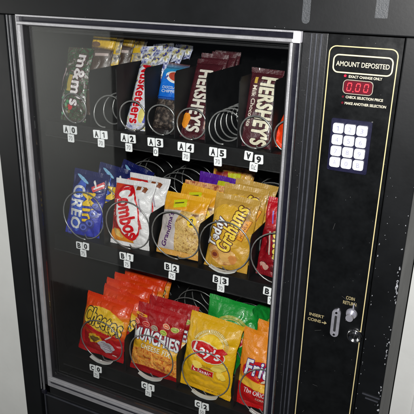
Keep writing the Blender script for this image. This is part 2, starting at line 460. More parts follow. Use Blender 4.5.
# latch slits and paint wear
bm = bmesh.new()
put(bm, rct(.7930, -.6480, .0330, .0022, -4), flat(-.0062), 0); put(bm, rct(.7950, -.6560, .0240, .0018, -4), flat(-.0062), 0)
t = bmesh.ops.extrude_face_region(bm, geom=bm.faces[:]); bmesh.ops.translate(bm, verts=[v for v in t['geom'] if isinstance(v, bmesh.types.BMVert)], vec=(0, .0018, 0))
part('latch_slot', bm, M['rail_grey'])
bm = cab_bm; rnd = random.Random(3)
def fleck(x, z, r, y, el=1.0, rot=None):
    put(bm, ell(x, z, r, r*el, rot if rot is not None else rnd.uniform(0, 180), 9, .22, rnd.uniform(0, 6)), flat(y), 1)
for i in range(26):
    z = rnd.uniform(-.95, -.22); e = .8085+rnd.gauss(0, .0014)
    fleck(e, z, rnd.uniform(.0004, .0011)*(1+(rnd.random() < .15)), -.0046, rnd.uniform(.5, 2.2), 0)
for z0, n, k in ((-.405, 22, .0013), (-.545, 10, .0010), (-.635, 8, .0010)):
    for i in range(n): fleck(.8085+rnd.gauss(0, .0010), z0+rnd.gauss(0, .018), rnd.uniform(.0006, k), -.0046, rnd.uniform(1, 3), 0)
for i in range(22): fleck(rnd.uniform(.768, .805), rnd.uniform(-.75, -.15), rnd.uniform(.0002, .0006), -.0046, rnd.uniform(.4, 1.5))
for i in range(22): fleck(rnd.uniform(.7680, .7700), rnd.uniform(-.85, -.30), rnd.uniform(.0003, .0008), -.0046, 2.2, 0)
for i in range(4): fleck(rnd.uniform(.0, .8), rnd.uniform(.008, .012), rnd.uniform(.0004, .0009), -.0128, .5)
cab = part('cabinet', bm, [M['grey_paint'], M['chip']])
# tape strips on the fascia
for x0, x1, z0, rr in ((.6035, .6165, .0165, .006), (.7175, .7365, .0300, .001)):
    bm = bmesh.new(); prism(bm, rrect(x0, x1, z0+.001, z0+.042 if rr > .003 else .12, rr, 5), -.0128, -.0121, 0)
    part('tape_strip', bm, M['tape'])

# ------------------------------------------------------------------ shelves, dividers, coils, tags
ZA, ZBf, ZC = -.226, -.505, -.846
A_X = [.434+.0695*(i-5) for i in range(8)]; A_X[0] = .0725; A_X[1] = .1530
B_X = [.083, .2065, .329, .447, .566]
C_X = [.117, .263, .412, .560]
def shelf(z, xs, half, divh, lip):
    bm = bmesh.new()
    box(bm, .001, .619, .064, .54, z-.004, z)                       # tray
    box(bm, .001, .619, .0585, .0635, z-lip, z+.0015, bev=.0008)    # front lip
    box(bm, .001, .619, .0560, .0584, z-lip, z-lip+.0025, mi=1)           # rolled lower edge, its highlight painted as a lighter colour
    s = part('shelf', bm, [M['tray'], M['lip']])
    for x in xs[:-1] if xs is not C_X else xs[:-1]:
        d = {A_X[0]: .1215, A_X[1]: .1912}.get(x, x+half)
        bm = bmesh.new()
        dh = divh
        if xs is A_X and x == xs[0]: dh = .121
        pts = [(.066, z+.001), (.066, z+dh-.008), (.074, z+dh), (.50, z+dh), (.50, z+.001)]
        a = [bm.verts.new((d-.0009, y, zz)) for y, zz in pts]; b = [bm.verts.new((d+.0009, y, zz)) for y, zz in pts]
        bm.faces.new(a); bm.faces.new(b[::-1])
        for i in range(5): bm.faces.new((a[i], b[i], b[(i+1) % 5], a[(i+1) % 5]))
        sub('divider', bm, M['tray'], s)
    return s
shA = shelf(ZA, A_X, .03475, .137, .034)
shB = shelf(ZBf, B_X, .0605, .100, .040)
shC = shelf(ZC, C_X, .0745, .100, .036)

def coil(x, zc, r, wire, pitch, y0, y1, shelf_o, start=-90, clip=False, closed=True):
    """helix along y; the front turn is closed up nearly flat, as wound"""
    ph = x*97+zc*31; tl = .004*math.sin(ph*3); seg = 30; pts = []; a = 0; y = y0
    while y < y1:
        wb = 1+.018*math.sin(2*a+ph)+.010*math.sin(3*a+ph*2); pts.append(Vector((x+r*wb*math.cos(R(start)+a), y+tl*math.sin(R(start)+a), zc+r*wb*math.sin(R(start)+a))))
        a -= 2*math.pi/seg
        y += (pitch*.14/seg if a > -2*math.pi*1.03 else .030/3 if a > -2*math.pi*1.03-3.2*2*math.pi/seg else pitch/seg) if closed else pitch/seg
    bm = bmesh.new(); prev = None; ns = 7
    for i, p in enumerate(pts):
        tg = (pts[min(i+1, len(pts)-1)]-pts[max(i-1, 0)]).normalized()
        rad = Vector((p.x-x, 0, p.z-zc)).normalized(); bn = tg.cross(rad).normalized()
        cur = [bm.verts.new(p+wire*(math.cos(2*math.pi*k/ns)*rad+math.sin(2*math.pi*k/ns)*bn)) for k in range(ns)]
        if prev:
            for k in range(ns): bm.faces.new((prev[k], prev[(k+1) % ns], cur[(k+1) % ns], cur[k])).smooth = True
        else: bm.faces.new(cur)
        prev = cur
    bm.faces.new(prev[::-1])
    sub('coil', bm, M['wire'], shelf_o)
    if clip:
        bm = bmesh.new()
        rows = []
        for i in range(15):
            a = R(-122+i*64/14)
            w = .0040-.002*abs(i-7)/7
            c = Vector((x+r*math.cos(a), 0, zc+r*math.sin(a))); rad = Vector((math.cos(a), 0, math.sin(a)))
            rows.append([bm.verts.new(c+rad*k+Vector((0, yy, 0))) for k, yy in ((w*.5, y0-.006), (w*.5, y0+.004), (-w*.5, y0+.004), (-w*.5, y0-.006))])
        for A, B in zip(rows, rows[1:]):
            for k in range(4): bm.faces.new((A[k], A[(k+1) % 4], B[(k+1) % 4], B[k]))
        bm.faces.new(rows[0]); bm.faces.new(rows[-1][::-1])
        sub('coil_clip', bm, M['clip'], shelf_o)

def tagset(x, z, letters, price, shelf_o, jit=0, flip=False, yy=.0555):
    bm = bmesh.new(); w, h = .0172, .0178
    jr = random.Random(int(x*1000))
    def tile(cx, cz, ch, rot, ww=w, n=1):
        c, s_ = math.cos(R(rot)), math.sin(R(rot))
        pts = [(cx+px*c-pz*s_, cz+px*s_+pz*c) for px, pz in rrect(-ww/2, ww/2, -h/2, h/2, .0016, 3)]
        prism(bm, pts, yy-.0022, yy-.0004, 0)
        price_ = cz < z-.012
        put(bm, one2d(cx, cz, .0118, rot) if ch == '1' else text2d(ch, cx, cz, .0078 if len(ch) == 1 else .0100, .0100 if price_ else .0118, rot=rot, bold=.0 if price_ else .05), flat(yy-.0027), 2 if price_ else 1)
    if flip:
        tile(x-.0095, z+.002, letters[0], 176); tile(x+.012, z-.002, letters[1], 183)
        tile(x+.002, z-.0185, price, 178, .0165)
    else:
        tile(x-.0096, z+jr.uniform(-.001, .001), letters[0], jr.uniform(-4, 4)+jit)
        tile(x+.0096, z+jr.uniform(-.001, .001), letters[1], jr.uniform(-4, 4)+jit)
        tile(x+.001, z-.0192, price, jr.uniform(-3, 3)+jit, .0165 if len(price) > 1 else .011)
    return sub('price_tag', bm, [M['white'], M['ink'], M['greyink']], shelf_o)

tagsA = [(.073, '0', '70'), (.154, '1', '70'), (.225, '2', '70'), (.291, '3', '0'), (.362, '4', '70'), (.433, '5', '70'), (.508, '6', '70')]
for x, n, p in tagsA: tagset(x, ZA-.0105, 'A'+n, p, shA, flip=(n == '6'))
for x, n in zip((.089, .212, .330, .449, .564), '01234'): tagset(x, ZBf-.0105, 'B'+n, '75' if n != '3' else '70', shB)
for x, n in zip((.108, .264, .412, .560), '0123'): tagset(x, ZC-.0115, 'C'+n, '75' if n != '2' else '50', shC)
for i, x in enumerate(A_X):
    coil(x, ZA+.0345, .0318, .0017, {1: .036, 5: .028}.get(i, .040), .070, {1: .17, 5: .24}.get(i, .46), shA, start=-80, closed=i not in (1, 5))
for i, x in enumerate(B_X):
    coil(x, ZBf+.0600, .0572, .0015, .046, .068, .48, shB, start=-82, clip=(i == 3))
for i, x in enumerate(C_X):
    coil(x, ZC+.0635, .0608, .0015, .048, .068, .48, shC, start=-88, clip=True)

# ------------------------------------------------------------------ snack packs
def pack(name, w, h, T, bg, prints, seed=0, kind='bag', sealcol=None, wr=1.35, seal=.011):
    """a filled film pack: Empty > pack_body, top_seal, bottom_seal. Origin at the middle of the bottom edge, front towards -y"""
    root = empty(name)
    mats = [bg]; idx = {}
    def mi(m):
        if m.name not in idx: idx[m.name] = len(mats); mats.append(m)
        return idx[m.name]
    sd = Vector((seed*3.17, seed*1.31, seed*7.7))
    def depth(u, v):
        s = max(-1, min(1, 2*u/w)); q = max(0, min(1, (v-seal)/(h-2*seal)))
        if kind == 'bag':
            e = (1-abs(s)**2.4)**.75; p = (math.sin(math.pi*q**1.12))**.62
        else:
            e = (1-abs(s)**7)**.6; p = min(1, q*9, (1-q)*9)**.6
        d = T*e*p
        near = max(0, 1-q*5)+max(0, 1-(1-q)*4.5)                     # gathers fan out from the seals
        a = .0030*near*(noise.noise(Vector((u*230, v*28, 0))+sd))*min(1, q*12, (1-q)*12) if kind == 'bag' else .0010*near*noise.noise(Vector((u*260, v*30, 0))+sd)
        b = .0042*(noise.noise(Vector((u*26, v*26, 1))+sd)) if kind == 'bag' else .0008*noise.noise(Vector((u*60, v*40, 1))+sd)
        c = (1-abs(noise.noise(Vector((u*34+v*22, v*34-u*14, 4))+sd))*2.4)
        c = .0026*max(0, c)**3 if kind == 'bag' else .0006*max(0, c)**3
        edge = min(1, (1-abs(s))*6)*min(1, q*7+.05, (1-q)*7+.05)
        return d+wr*(a+(b-c)*edge)
    def swx(u, v):
        q = max(0, min(1, (v-seal)/(h-2*seal)))
        k = (.055 if kind == 'bag' else .02)*math.sin(math.pi*q)**.7
        return u*(1-k)+ .0016*wr*noise.noise(Vector((0, v*40, 2))+sd)*(1 if kind == 'bag' else .4)
    def bowy(v): return .004*math.sin(math.pi*v/h)*(-1 if kind == 'bag' else 0)+.0035*noise.noise(Vector((.3, v*14, 5))+sd)*(1 if kind == 'bag' else 0)
    def surf(u, v, lay=0): return (swx(u, v), bowy(v)-depth(u, v)-lay*.00042, v)
    bm = bmesh.new(); uvl = bm.loops.layers.uv.new('UVMap')
    nu, nv = (44, 60) if kind == 'bag' else (26, 60)
    fr = []; bk = []
    for j in range(nv+1):
        v = seal*.9+(h-1.8*seal)*j/nv; fr.append([]); bk.append([])
        for i in range(nu+1):
            u = -w/2+w*(.5-.5*math.cos(math.pi*i/nu))*.6+w*(i/nu)*.4
            fr[-1].append((bm.verts.new(surf(u, v)), u, v))
            if 0 < i < nu:
                x, y, z = surf(u, v); q = max(0, min(1, (v-seal)/(h-2*seal)))
                e = (1-abs(2*u/w)**2.4)**.75*math.sin(math.pi*q)**.7 if kind == 'bag' else (1-abs(2*u/w)**7)**.5
                bk[-1].append((bm.verts.new((x, bowy(v)+T*.75*e+.0006, z)), u, v))
            else: bk[-1].append(fr[-1][-1])
    def quad(a, b, c, d, m=0):
        try: f = bm.faces.new((a[0], b[0], c[0], d[0]))
        except ValueError: return
        f.smooth = True; f.material_index = m
        for lp, k in zip(f.loops, (a, b, c, d)): lp[uvl].uv = (k[1]/w+.5, k[2]/h)
    for j in range(nv):
        for i in range(nu):
            quad(fr[j][i], fr[j][i+1], fr[j+1][i+1], fr[j+1][i])
            quad(bk[j][i+1], bk[j][i], bk[j+1][i], bk[j+1][i+1])
    bm.normal_update()
    lay = 1
    cl = (-w/2*.965, w/2*.965, seal*1.0, h-seal*1.0)
    for pr in prints:
        shape, m = pr[0], pr[1]
        n0 = len(bm.faces); bm.faces.ensure_lookup_table()
        L_ = lay
        put(bm, shape, lambda a, b, dl=0: surf(a, b, L_+dl), mi(m), step=.0035, clip=cl, shifts=pr[2] if len(pr) > 2 else ((0, 0, 0),))
        bm.faces.ensure_lookup_table()
        for f in bm.faces[n0:]:
            f.smooth = True
            if f.calc_area() > 0 and f.normal.length == 0: f.normal_update()
            f.normal_update()
            if f.normal.y > 0: f.normal_flip()
            for lp in f.loops: lp[uvl].uv = (lp[uvl].uv[0]/w+.5, lp[uvl].uv[1]/h)
        lay += 1
    body = link('pack_body', bm, mats, root, None, False, angle='keep')
    # crimped seals
    for nm, v0, v1 in (('bottom_seal', 0, seal), ('top_seal', h-seal, h)):
        bm = bmesh.new(); uvl = bm.loops.layers.uv.new('UVMap'); n = 64; g = []
        for j in range(5):
            v = v0+(v1-v0)*j/4; rw = []
            outer = (nm == 'top_seal' and j == 4) or (nm == 'bottom_seal' and j == 0)
            for i in range(n+1):
                u = -w/2+w*i/n; x = swx(u, v)
                zz = v+(.0009 if i % 2 else 0)*(1 if nm == 'top_seal' else -1)*outer
                k = (v-v0)/(v1-v0) if nm == 'top_seal' else (v1-v)/(v1-v0)
                yy = bowy(v)+.00028*math.sin(i*math.pi/1.5)+(.004*k*wr)*noise.noise(Vector((u*34, 0, 9))+sd)
                rw.append((bm.verts.new((x, yy, zz)), u, v))
            g.append(rw)
        gb = [[(bm.verts.new(k[0].co+Vector((0, .0007, 0))), k[1], k[2]) for k in rw] for rw in g]
        def face(q4):
            f = bm.faces.new([k[0] for k in q4]); f.smooth = True
            for lp, k in zip(f.loops, q4): lp[uvl].uv = (k[1]/w+.5, k[2]/h)
        for j in range(4):
            for i in range(n):
                face((g[j][i], g[j][i+1], g[j+1][i+1], g[j+1][i])); face((gb[j][i+1], gb[j][i], gb[j+1][i], gb[j+1][i+1]))
        link(nm, bm, sealcol or bg, root, None, False, angle='keep')
    return root
def copy_pack(src):
    r = src.copy(); COL.objects.link(r)
    for ch in src.children:
        c = ch.copy(); COL.objects.link(c); c.parent = r
    return r
def place(r, x, y, z, lean=16, yaw=0, roll=0, label=None, cat=None, group=None):
    r.location = (x, y, z); r.rotation_mode = 'XYZ'
    r.rotation_euler = (R(-lean), R(roll), R(yaw))
    tag(r, label, cat, group); return r
def T(s, u, v, w, h, col, rot=0, bold=.02, outline=None, ol=.055, shear=0, bend=0, grow=0):
    # a heavy letter is the plain letter thickened all round; its outline is the same letter thickened further, one layer below
    out = []; tr = 1.08 if outline is not None else None
    base = text2d(s, u, v, w, h, rot, .012, shear, bend, grow, tr)
    def spread(r, n, k0): return ((0, 0, k0),)+tuple((r*math.cos(2*math.pi*i/n), r*math.sin(2*math.pi*i/n), k0+.04*(i+1)) for i in range(n))
    rb = max(0, bold-.015)*h*.55
    if outline is not None: out.append((base, ink(outline), spread(rb+ol*h*.62, 12, .01)))
    out.append((base, ink(col), spread(rb, 8, .01) if rb > .0001 else ((0, 0, 0),)))
    return out
WHITE = (.80, .80, .80); RED = (.62, .012, .02); BLACK = (.012, .012, .012); YEL = (.85, .62, .03); NAVY = (.03, .03, .22)

# --- orange and red cheese puff bag
bgc = foil('puff_bag_film', [(0, (.42, .008, .020)), (.36, (.48, .012, .022)), (.46, (.80, .20, .015)), (.64, (.88, .42, .03)), (.80, (.83, .14, .012)), (1, (.80, .085, .010))])
pr = [(ell(-.004, .0705, .055, .006, -6), ink((.50, .01, .02))),
      (ell(0, .101, .062, .029, -8), ink((.88, .60, .06)))]
pr += T('Cheetos', 0, .1020, .118, .041, (.90, .66, .10), rot=-7, bold=.045, outline=BLACK, ol=.085, bend=.15)
pr += T('CRUNCHY', .014, .0745, .050, .0070, (.85, .60, .08), rot=-7, bold=.03, outline=BLACK, ol=.06)
pr += [(ell(-.014, .050, .021, .013, 10, wob=.12, seed=2), ink((.75, .50, .05))), (ell(-.013, .049, .014, .008, 10, wob=.15, seed=1), ink((.14, .09, .02))),
       (ell(.022, .034, .023, .016, -8, wob=.10), ink((.50, .47, .50)))]
for k in range(4): pr.append((rct(.022+.002*k, .042-.0052*k, .030-.004*(k % 2), .0014, -8), ink((.22, .16, .2))))
pr += [(rct(.028, .063, .020, .004, 40), ink((.80, .62, .62))), (rct(.046, .016, .012, .003, -10), ink((.75, .7, .65)))]
puff = pack('cheese_puff_bag', .137, .158, .021, bgc, pr, seed=1)

# --- red mix bag
bgm = foil('mix_bag_film', [(0, (.36, .006, .014)), (.12, (.40, .008, .016)), (.6, (.36, .006, .014)), (1, (.42, .01, .02))])
pic = foil('mix_picture', [(0, (.6, .2, .02)), (1, (.6, .2, .02))], noise_mix=[(.36, (.42, .05, .012)), (.46, (.72, .22, .02)), (.53, (.80, .42, .07)), (.60, (.60, .10, .015)), (.68, (.85, .50, .12))], nscale=95)
pr = [(band(.014, .070, .134, .006), pic), (band(.060, .084, .134, .012), ink((.80, .50, .04)))]
pr += T('CHEESE FIX', .006, .0770, .088, .0125, (.88, .85, .70), bold=.03, outline=(.45, .08, .01), ol=.05, bend=.25, rot=-2)
pr += T('MUNCHIES', 0, .105, .130, .029, WHITE, bold=.06, outline=(.05, .02, .08), ol=.06, bend=.22, rot=-2)
for k, (u, v, c, c2) in enumerate(((-.034, .130, (.55, .02, .02), (.75, .35, .3)), (-.006, .128, (.25, .20, .16), (.5, .4, .3)), (.022, .125, (.30, .40, .06), (.7, .6, .2)), (.026, .141, (.80, .20, .12), (.85, .7, .5)), (.050, .139, (.30, .38, .08), (.7, .6, .2)), (-.060, .133, (.7, .1, .05), (.8, .5, .4)))):
    pr += [(ell(u, v, .0105, .0062, -8), ink(c2)), (ell(u, v, .0088, .0046, -8), ink(c)), (rct(u, v, .012, .0016, -8), ink(c2))]
pr += [(rct(-.048, .1515, .034, .0065, -4), ink((.80, .45, .03)))] + [(ell(-.048, .1515, .010, .0018, -4), ink((.4, .02, .02)))]
mixb = pack('snack_mix_bag', .137, .176, .019, bgm, pr, seed=2)

# --- yellow crisps bag
bgl = foil('crisp_bag_film', [(0, (.80, .50, .012)), (.5, (.84, .56, .015)), (1, (.74, .47, .015))])
pr = [(annulus(.004, .126, .037, .045, 44, sq=.78), ink((.62, .42, .06))), (annulus(.004, .126, .031, .0345, 44, sq=.80), ink((.72, .62, .30))),
      (ell(.004, .120, .034, .029), ink((.90, .66, .05)))]
for k in range(26):
    a = R(18+144*k/25); pr.append((rct(.004+.041*math.cos(a), .126+.033*math.sin(a), .0022, .0060, math.degrees(a)-90), ink((.75, .68, .42))))
pr += [(ell(.002, .112, .0480, .0235, -9), ink((.82, .74, .50))), (ell(.002, .112, .0455, .0210, -9), ink((.62, .008, .015))),
       (shp([(.02, .126), (.040, .131), (.054, .121), (.044, .116), (.030, .115)]), ink((.62, .008, .015)))]
pr += T("Lay's", .002, .112, .070, .031, WHITE, rot=-7, bold=.03, shear=.15)
pr += [(rct(-.002, .0640, .058, .0155, -5), ink((.80, .70, .45))), (rct(-.002, .0640, .056, .0140, -5), ink((.60, .01, .015)))]
pr += T('Classic', -.002, .0640, .046, .0105, WHITE, rot=-5, bold=.02, shear=.25)
pr += T('POTATO CHIPS', .002, .0790, .046, .0045, (.45, .30, .06), rot=-5)
pr += [(ell(.040, .083, .020, .010, 20, wob=.07), ink((.88, .72, .20))), (ell(.046, .064, .013, .008, -30, wob=.07), ink((.86, .66, .15))),
       (ell(-.016, .078, .014, .008, -10, wob=.08), ink((.88, .70, .18)))]
pr += T('NET WT 1 OZ', .030, .018, .036, .0042, (.35, .22, .05), bold=.01)
crisp = pack('potato_crisp_bag', .136, .186, .021, bgl, pr, seed=3)
# --- green crisps bag
bgg = foil('green_bag_film', [(0, (.01, .20, .035)), (1, (.02, .33, .07))])
pr = [(annulus(.004, .118, .036, .044, 44, sq=.78), ink((.40, .42, .10))), (annulus(.004, .118, .030, .034, 44, sq=.80), ink((.62, .56, .22))), (ell(.004, .112, .032, .026), ink((.80, .55, .12))),
      (ell(.002, .099, .0435, .0215, -9), ink((.82, .74, .50))), (ell(.002, .099, .0410, .0190, -9), ink((.62, .008, .015)))]
pr += T("Lay's", .002, .099, .062, .026, WHITE, rot=-7, bold=.03, shear=.15)
green = pack('green_crisp_bag', .138, .186, .020, bgg, pr, seed=9)

# --- orange corn chip bag
bgf = foil('corn_bag_film', [(0, (.52, .008, .015)), (.30, (.60, .012, .018)), (.315, (.60, .012, .018)), (.33, (.86, .36, .025)), (1, (.80, .34, .025))])
pr = [(ell(.000, .094, .056, .026, 4), ink((.60, .015, .02))), (band(.056, .076, .130, -.010), ink((.88, .58, .10))), (band(.052, .0575, .130, -.010), ink((.55, .008, .015)))]
pr += T('Fritos', .004, .102, .098, .036, WHITE, bold=.05, outline=(.07, .02, .20), ol=.08, rot=3, shear=.18)
pr += T('The ORIGINAL', 0, .041, .086, .0115, WHITE, bold=.02, rot=-1)
pr += T('CORN CHIPS', .012, .0265, .046, .0055, (.8, .7, .6), bold=.01)
pr += [(ell(.012, .080, .016, .0035, 30), ink((.85, .75, .6)))]
corn = pack('corn_chip_bag', .136, .182, .019, bgf, pr, seed=4)

# --- blue mini cookie bag
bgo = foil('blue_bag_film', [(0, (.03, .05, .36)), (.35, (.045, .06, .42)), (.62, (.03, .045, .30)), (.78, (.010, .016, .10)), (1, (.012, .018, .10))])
pr = [(ell(-.016, .085, .020, .064, 0), ink((.10, .20, .62)))]
pr += T('OREO', -.018, .080, .104, .033, WHITE, rot=-90, bold=.06, outline=(.02, .10, .50), ol=.08, grow=-.15)
pr += T('Mini', .017, .080, .080, .031, YEL, rot=-84, bold=.05, outline=(.015, .02, .14), ol=.07)
for u, v, r_ in ((.032, .073, .012), (.026, .048, .013), (.036, .092, .009), (.010, .036, .013), (-.030, .020, .010)):
    pr += [(ell(u, v, r_, r_*.9, 20, wob=.03), ink((.05, .06, .24))), (ell(u-.001, v+.001, r_*.72, r_*.62, 20), ink((.16, .20, .55))), (ell(u, v, r_*.4, r_*.3, 20), ink((.04, .05, .22)))]
pr += [(rct(.035, .138, .030, .014, 35), ink((.60, .04, .06))), (rct(.036, .1385, .024, .004, 35), ink(WHITE)), (rct(.026, .143, .004, .020, 35), ink(WHITE)), (ell(-.012, .150, .022, .0035, -25), ink((.35, .60, .80)))]
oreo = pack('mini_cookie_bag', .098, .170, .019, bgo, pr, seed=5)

# --- white and red pretzel bag
bgk = foil('pretzel_bag_film', [(0, (.72, .70, .70)), (1, (.74, .73, .74))])
pr = [(shp([(-.052, .012), (-.018, .012), (-.030, .150), (-.052, .150)]), ink((.50, .02, .02))), (shp([(-.052, .118), (-.004, .133), (-.004, .150), (-.052, .150)]), ink((.70, .10, .03))),
      (ell(-.020, .022, .034, .017, -15), ink((.80, .36, .04))), (ell(-.030, .030, .018, .007, -30), ink((.85, .62, .25)))]
pr += [(ell(-.004, .083, .033, .066, 14), ink(WHITE)), (annulus(0, 0, .001, .0011, 4), ink(WHITE))]
v_, f_ = annulus(0, 0, .0300, .0335, 40)
pr += [([(-.004+x*math.cos(R(14))-y*2.0*math.sin(R(14)), .083+x*math.sin(R(14))+y*2.0*math.cos(R(14))) for x, y in v_], f_), ]
pr[-1] = (pr[-1], ink(RED)) if not isinstance(pr[-1][1], bpy.types.Material) else pr[-1]
pr += T('Combos', -.003, .082, .116, .042, (.62, .012, .03), rot=-72, bold=.065, grow=-.12)
pr += [(rct(.014, .142, .011, .010, 10), ink((.30, .10, .03))), (rct(.031, .139, .010, .011, -20), ink((.22, .08, .03))), (ell(.028, .147, .006, .004), ink((.4, .16, .06))),
       (rct(.030, .104, .003, .030, 12), ink((.35, .3, .35))), (rct(.034, .060, .006, .020, 12), ink((.55, .1, .1)))]
combo = pack('pretzel_bag', .106, .156, .019, bgk, pr, seed=6)

# --- yellow cookie pack
bgy = foil('cookie_pack_film', [(0, (.60, .36, .10)), (.70, (.62, .38, .10)), (.76, (.74, .40, .03)), (1, (.76, .46, .03))])
waf = foil('cookie_picture', [(0, (.6, .4, .1)), (1, (.6, .4, .1))], noise_mix=[(.36, (.22, .11, .03)), (.45, (.48, .28, .08)), (.54, (.62, .42, .14)), (.62, (.36, .20, .05))], nscale=120)
pr = [(rct(.018, .056, .078, .094), waf), (shp([(-.055, .010), (-.010, .012), (-.014, .070), (-.004, .103), (-.055, .098)]), ink((.56, .51, .50)))]
pr += T("Grandma's", -.032, .056, .080, .0125, (.10, .03, .14), rot=82, bold=.05)
pr += [(ell(.028, .082, .0115, .0125), ink((.84, .62, .06))), (rct(.032, .098, .018, .004), ink((.2, .1, .04)))] + T('2', .028, .082, .008, .014, BLACK, bold=.03)
pr += [(rct(-.012, .118, .032, .018, 14), ink((.62, .62, .03))), (rct(-.014, .119, .022, .003, 14), ink((.15, .12, .03)))]
cook = pack('cookie_pack', .110, .140, .012, bgy, pr, seed=7, wr=.9)
# second look: brown speckled
bgy2 = foil('cookie_pack_film_brown', [(0, (.45, .12, .03)), (.6, (.50, .16, .03)), (.76, (.66, .34, .03)), (1, (.70, .42, .04))], noise_mix=[(.32, (.20, .03, .015)), (.44, (.50, .16, .05)), (.54, (.68, .36, .10)), (.64, (.30, .05, .03))], nscale=70)
pr = [(band(.104, .126, .106, .0), ink((.70, .42, .03))), (rct(.004, .115, .034, .018, 10), ink((.64, .64, .03))), (rct(-.030, .115, .034, .016, 10), ink((.35, .05, .03)))]
cook2 = pack('brown_cookie_pack', .110, .140, .012, bgy2, pr, seed=12, wr=.9)
bgp = foil('purple_pack_film', [(0, (.10, .02, .22)), (1, (.14, .03, .34))])
pr = [(rct(.016, .118, .030, .014, 6), ink((.55, .55, .03))), (band(.086, .106, .106, .002), ink((.16, .03, .38)))]
cookp = pack('purple_cookie_pack', .108, .136, .012, bgp, pr, seed=13, wr=.9)

# --- gold bear cookie bag
bgt = foil('gold_bag_film', [(0, (.52, .33, .07)), (.5, (.60, .38, .055)), (.8, (.52, .33, .07)), (1, (.50, .34, .10))])
ck = foil('gold_cookie_picture', [(0, (.5, .3, .1)), (1, (.5, .3, .1))], noise_mix=[(.35, (.30, .10, .03)), (.48, (.55, .28, .08)), (.60, (.68, .42, .16))], nscale=70)
pr = [(ell(-.012, .100, .040, .052, 0, wob=.04), ink((.66, .43, .06))), (ell(-.010, .040, .036, .021, -10, wob=.06), ck),
      (ell(-.002, .041, .017, .014, 0), ink((.70, .46, .18))), (ell(-.027, .038, .010, .010), ink((.48, .22, .06))), (ell(-.027, .038, .006, .005), ink((.20, .05, .03))), (ell(.017, .035, .010, .010, wob=.06), ink((.60, .30, .10)))]
pr += T('Teddy', -.027, .088, .066, .030, WHITE, rot=76, bold=.06, outline=(.09, .03, .02), ol=.09)
pr += T('Grahams', .004, .102, .104, .034, (.86, .66, .12), rot=73, bold=.06, outline=(.09, .03, .02), ol=.09)
pr += [(rct(.0335, .104, .048, .0135, 73), ink((.30, .10, .02))), (rct(.0335, .104, .046, .0115, 73), ink((.82, .42, .04)))]
pr += T('HONEY', .0335, .104, .034, .0065, (.2, .06, .02), rot=76)
pr += [(rct(.036, .140, .0012, .030, 0), ink((.35, .22, .08)))] + [(rct(.034+.0016*k, .135, .0007, .022, 0), ink((.30, .20, .08))) for k in range(5)]
teddy = pack('bear_cookie_bag', .102, .170, .019, bgt, pr, seed=8, wr=1.1)

# --- red bite snack bag
bgb = foil('bites_bag_film', [(0, (.20, .008, .02)), (.30, (.26, .01, .022)), (.62, (.30, .01, .025)), (.66, (.45, .012, .03)), (1, (.50, .015, .035))])
pr = [(ell(.012, .128, .0175, .0185), ink((.72, .50, .22))), (ell(.012, .128, .0150, .0160), ink((.42, .16, .05))), (rct(-.022, .122, .004, .034, 8), ink((.65, .35, .4))), (rct(-.032, .126, .003, .026, 8), ink((.25, .20, .5)))]
pr += T('Bites', -.004, .070, .058, .030, (.82, .66, .20), rot=-84, bold=.06, outline=(.05, .01, .02), ol=.08)
pr += [(rct(-.028, .072, .004, .050, 6), ink((.6, .5, .45))), (rct(-.034, .072, .003, .040, 6), ink((.08, .02, .02))), (ell(.030, .098, .010, .010), ink(WHITE))]
for k in range(9): pr.append((ell(random.uniform(-.04, .04), random.uniform(.015, .036), .007, .006, wob=.1), ink(((.10, .015, .02), (.55, .35, .3), (.35, .02, .03))[k % 3])))
bites = pack('bite_snack_bag', .104, .166, .018, bgb, pr, seed=10)

# --- green candy pack (front) and its neighbours
camo = [(.34, (.012, .055, .02)), (.42, (.040, .014, .012)), (.50, (.025, .13, .05)), (.535, (.06, .03, .028)), (.60, (.30, .30, .27))]
bgmm = foil('candy_pack_film', [(0, (.02, .08, .03)), (1, (.05, .02, .01))], noise_mix=camo, nscale=60, streak=True, rough=.28)
pr = [(rct(-.010, .085, .010, .036, -4), ink((.42, .34, .10))), (ell(-.006, .032, .008, .006, 30, wob=.06), ink((.60, .02, .04)))]
pr += T("m&m's", .012, .092, .112, .028, (.80, .76, .76), rot=-94, bold=.06, outline=(.09, .03, .05), ol=.07)
for k in range(10):
    u, v = random.uniform(-.026, -.004), random.uniform(.014, .056)
    pr.append((ell(u, v, .0042, .0034, random.uniform(0, 90), 14), ink(((.06, .28, .12), (.18, .36, .24), (.10, .03, .02), (.22, .20, .08))[k % 4])))
pr += [(rct(-.027, .092, .0035, .050, -8), ink((.60, .48, .50)))]
mmf = pack('candy_pack', .068, .165, .012, bgmm, pr, seed=14, wr=.8, seal=.009)
bgm2 = foil('candy_pack_film_yellow', [(0, (.05, .03, .02)), (.80, (.07, .05, .04)), (.84, (.72, .50, .04)), (1, (.72, .52, .05))])
pr = [(rct(.0, .140, .050, .014, 8), ink((.10, .08, .07))), (rct(.006, .139, .034, .006, 8), ink((.5, .42, .40))), (ell(-.016, .160, .012, .006), ink((.16, .10, .06)))]
mmy = pack('candy_pack', .060, .190, .011, bgm2, pr, seed=15, wr=.9, seal=.009)
bgm3 = foil('candy_pack_film_silver', [(0, (.05, .03, .02)), (1, (.3, .3, .25))], noise_mix=[(.35, (.06, .05, .05)), (.45, (.32, .29, .25)), (.54, (.68, .46, .05)), (.62, (.08, .06, .05))], nscale=55)
mms = pack('candy_pack', .062, .188, .011, bgm3, [(rct(.006, .140, .030, .012, 20), ink((.7, .5, .05))), (ell(-.012, .132, .008, .006), ink((.55, .55, .55)))], seed=16, wr=.9, seal=.009)

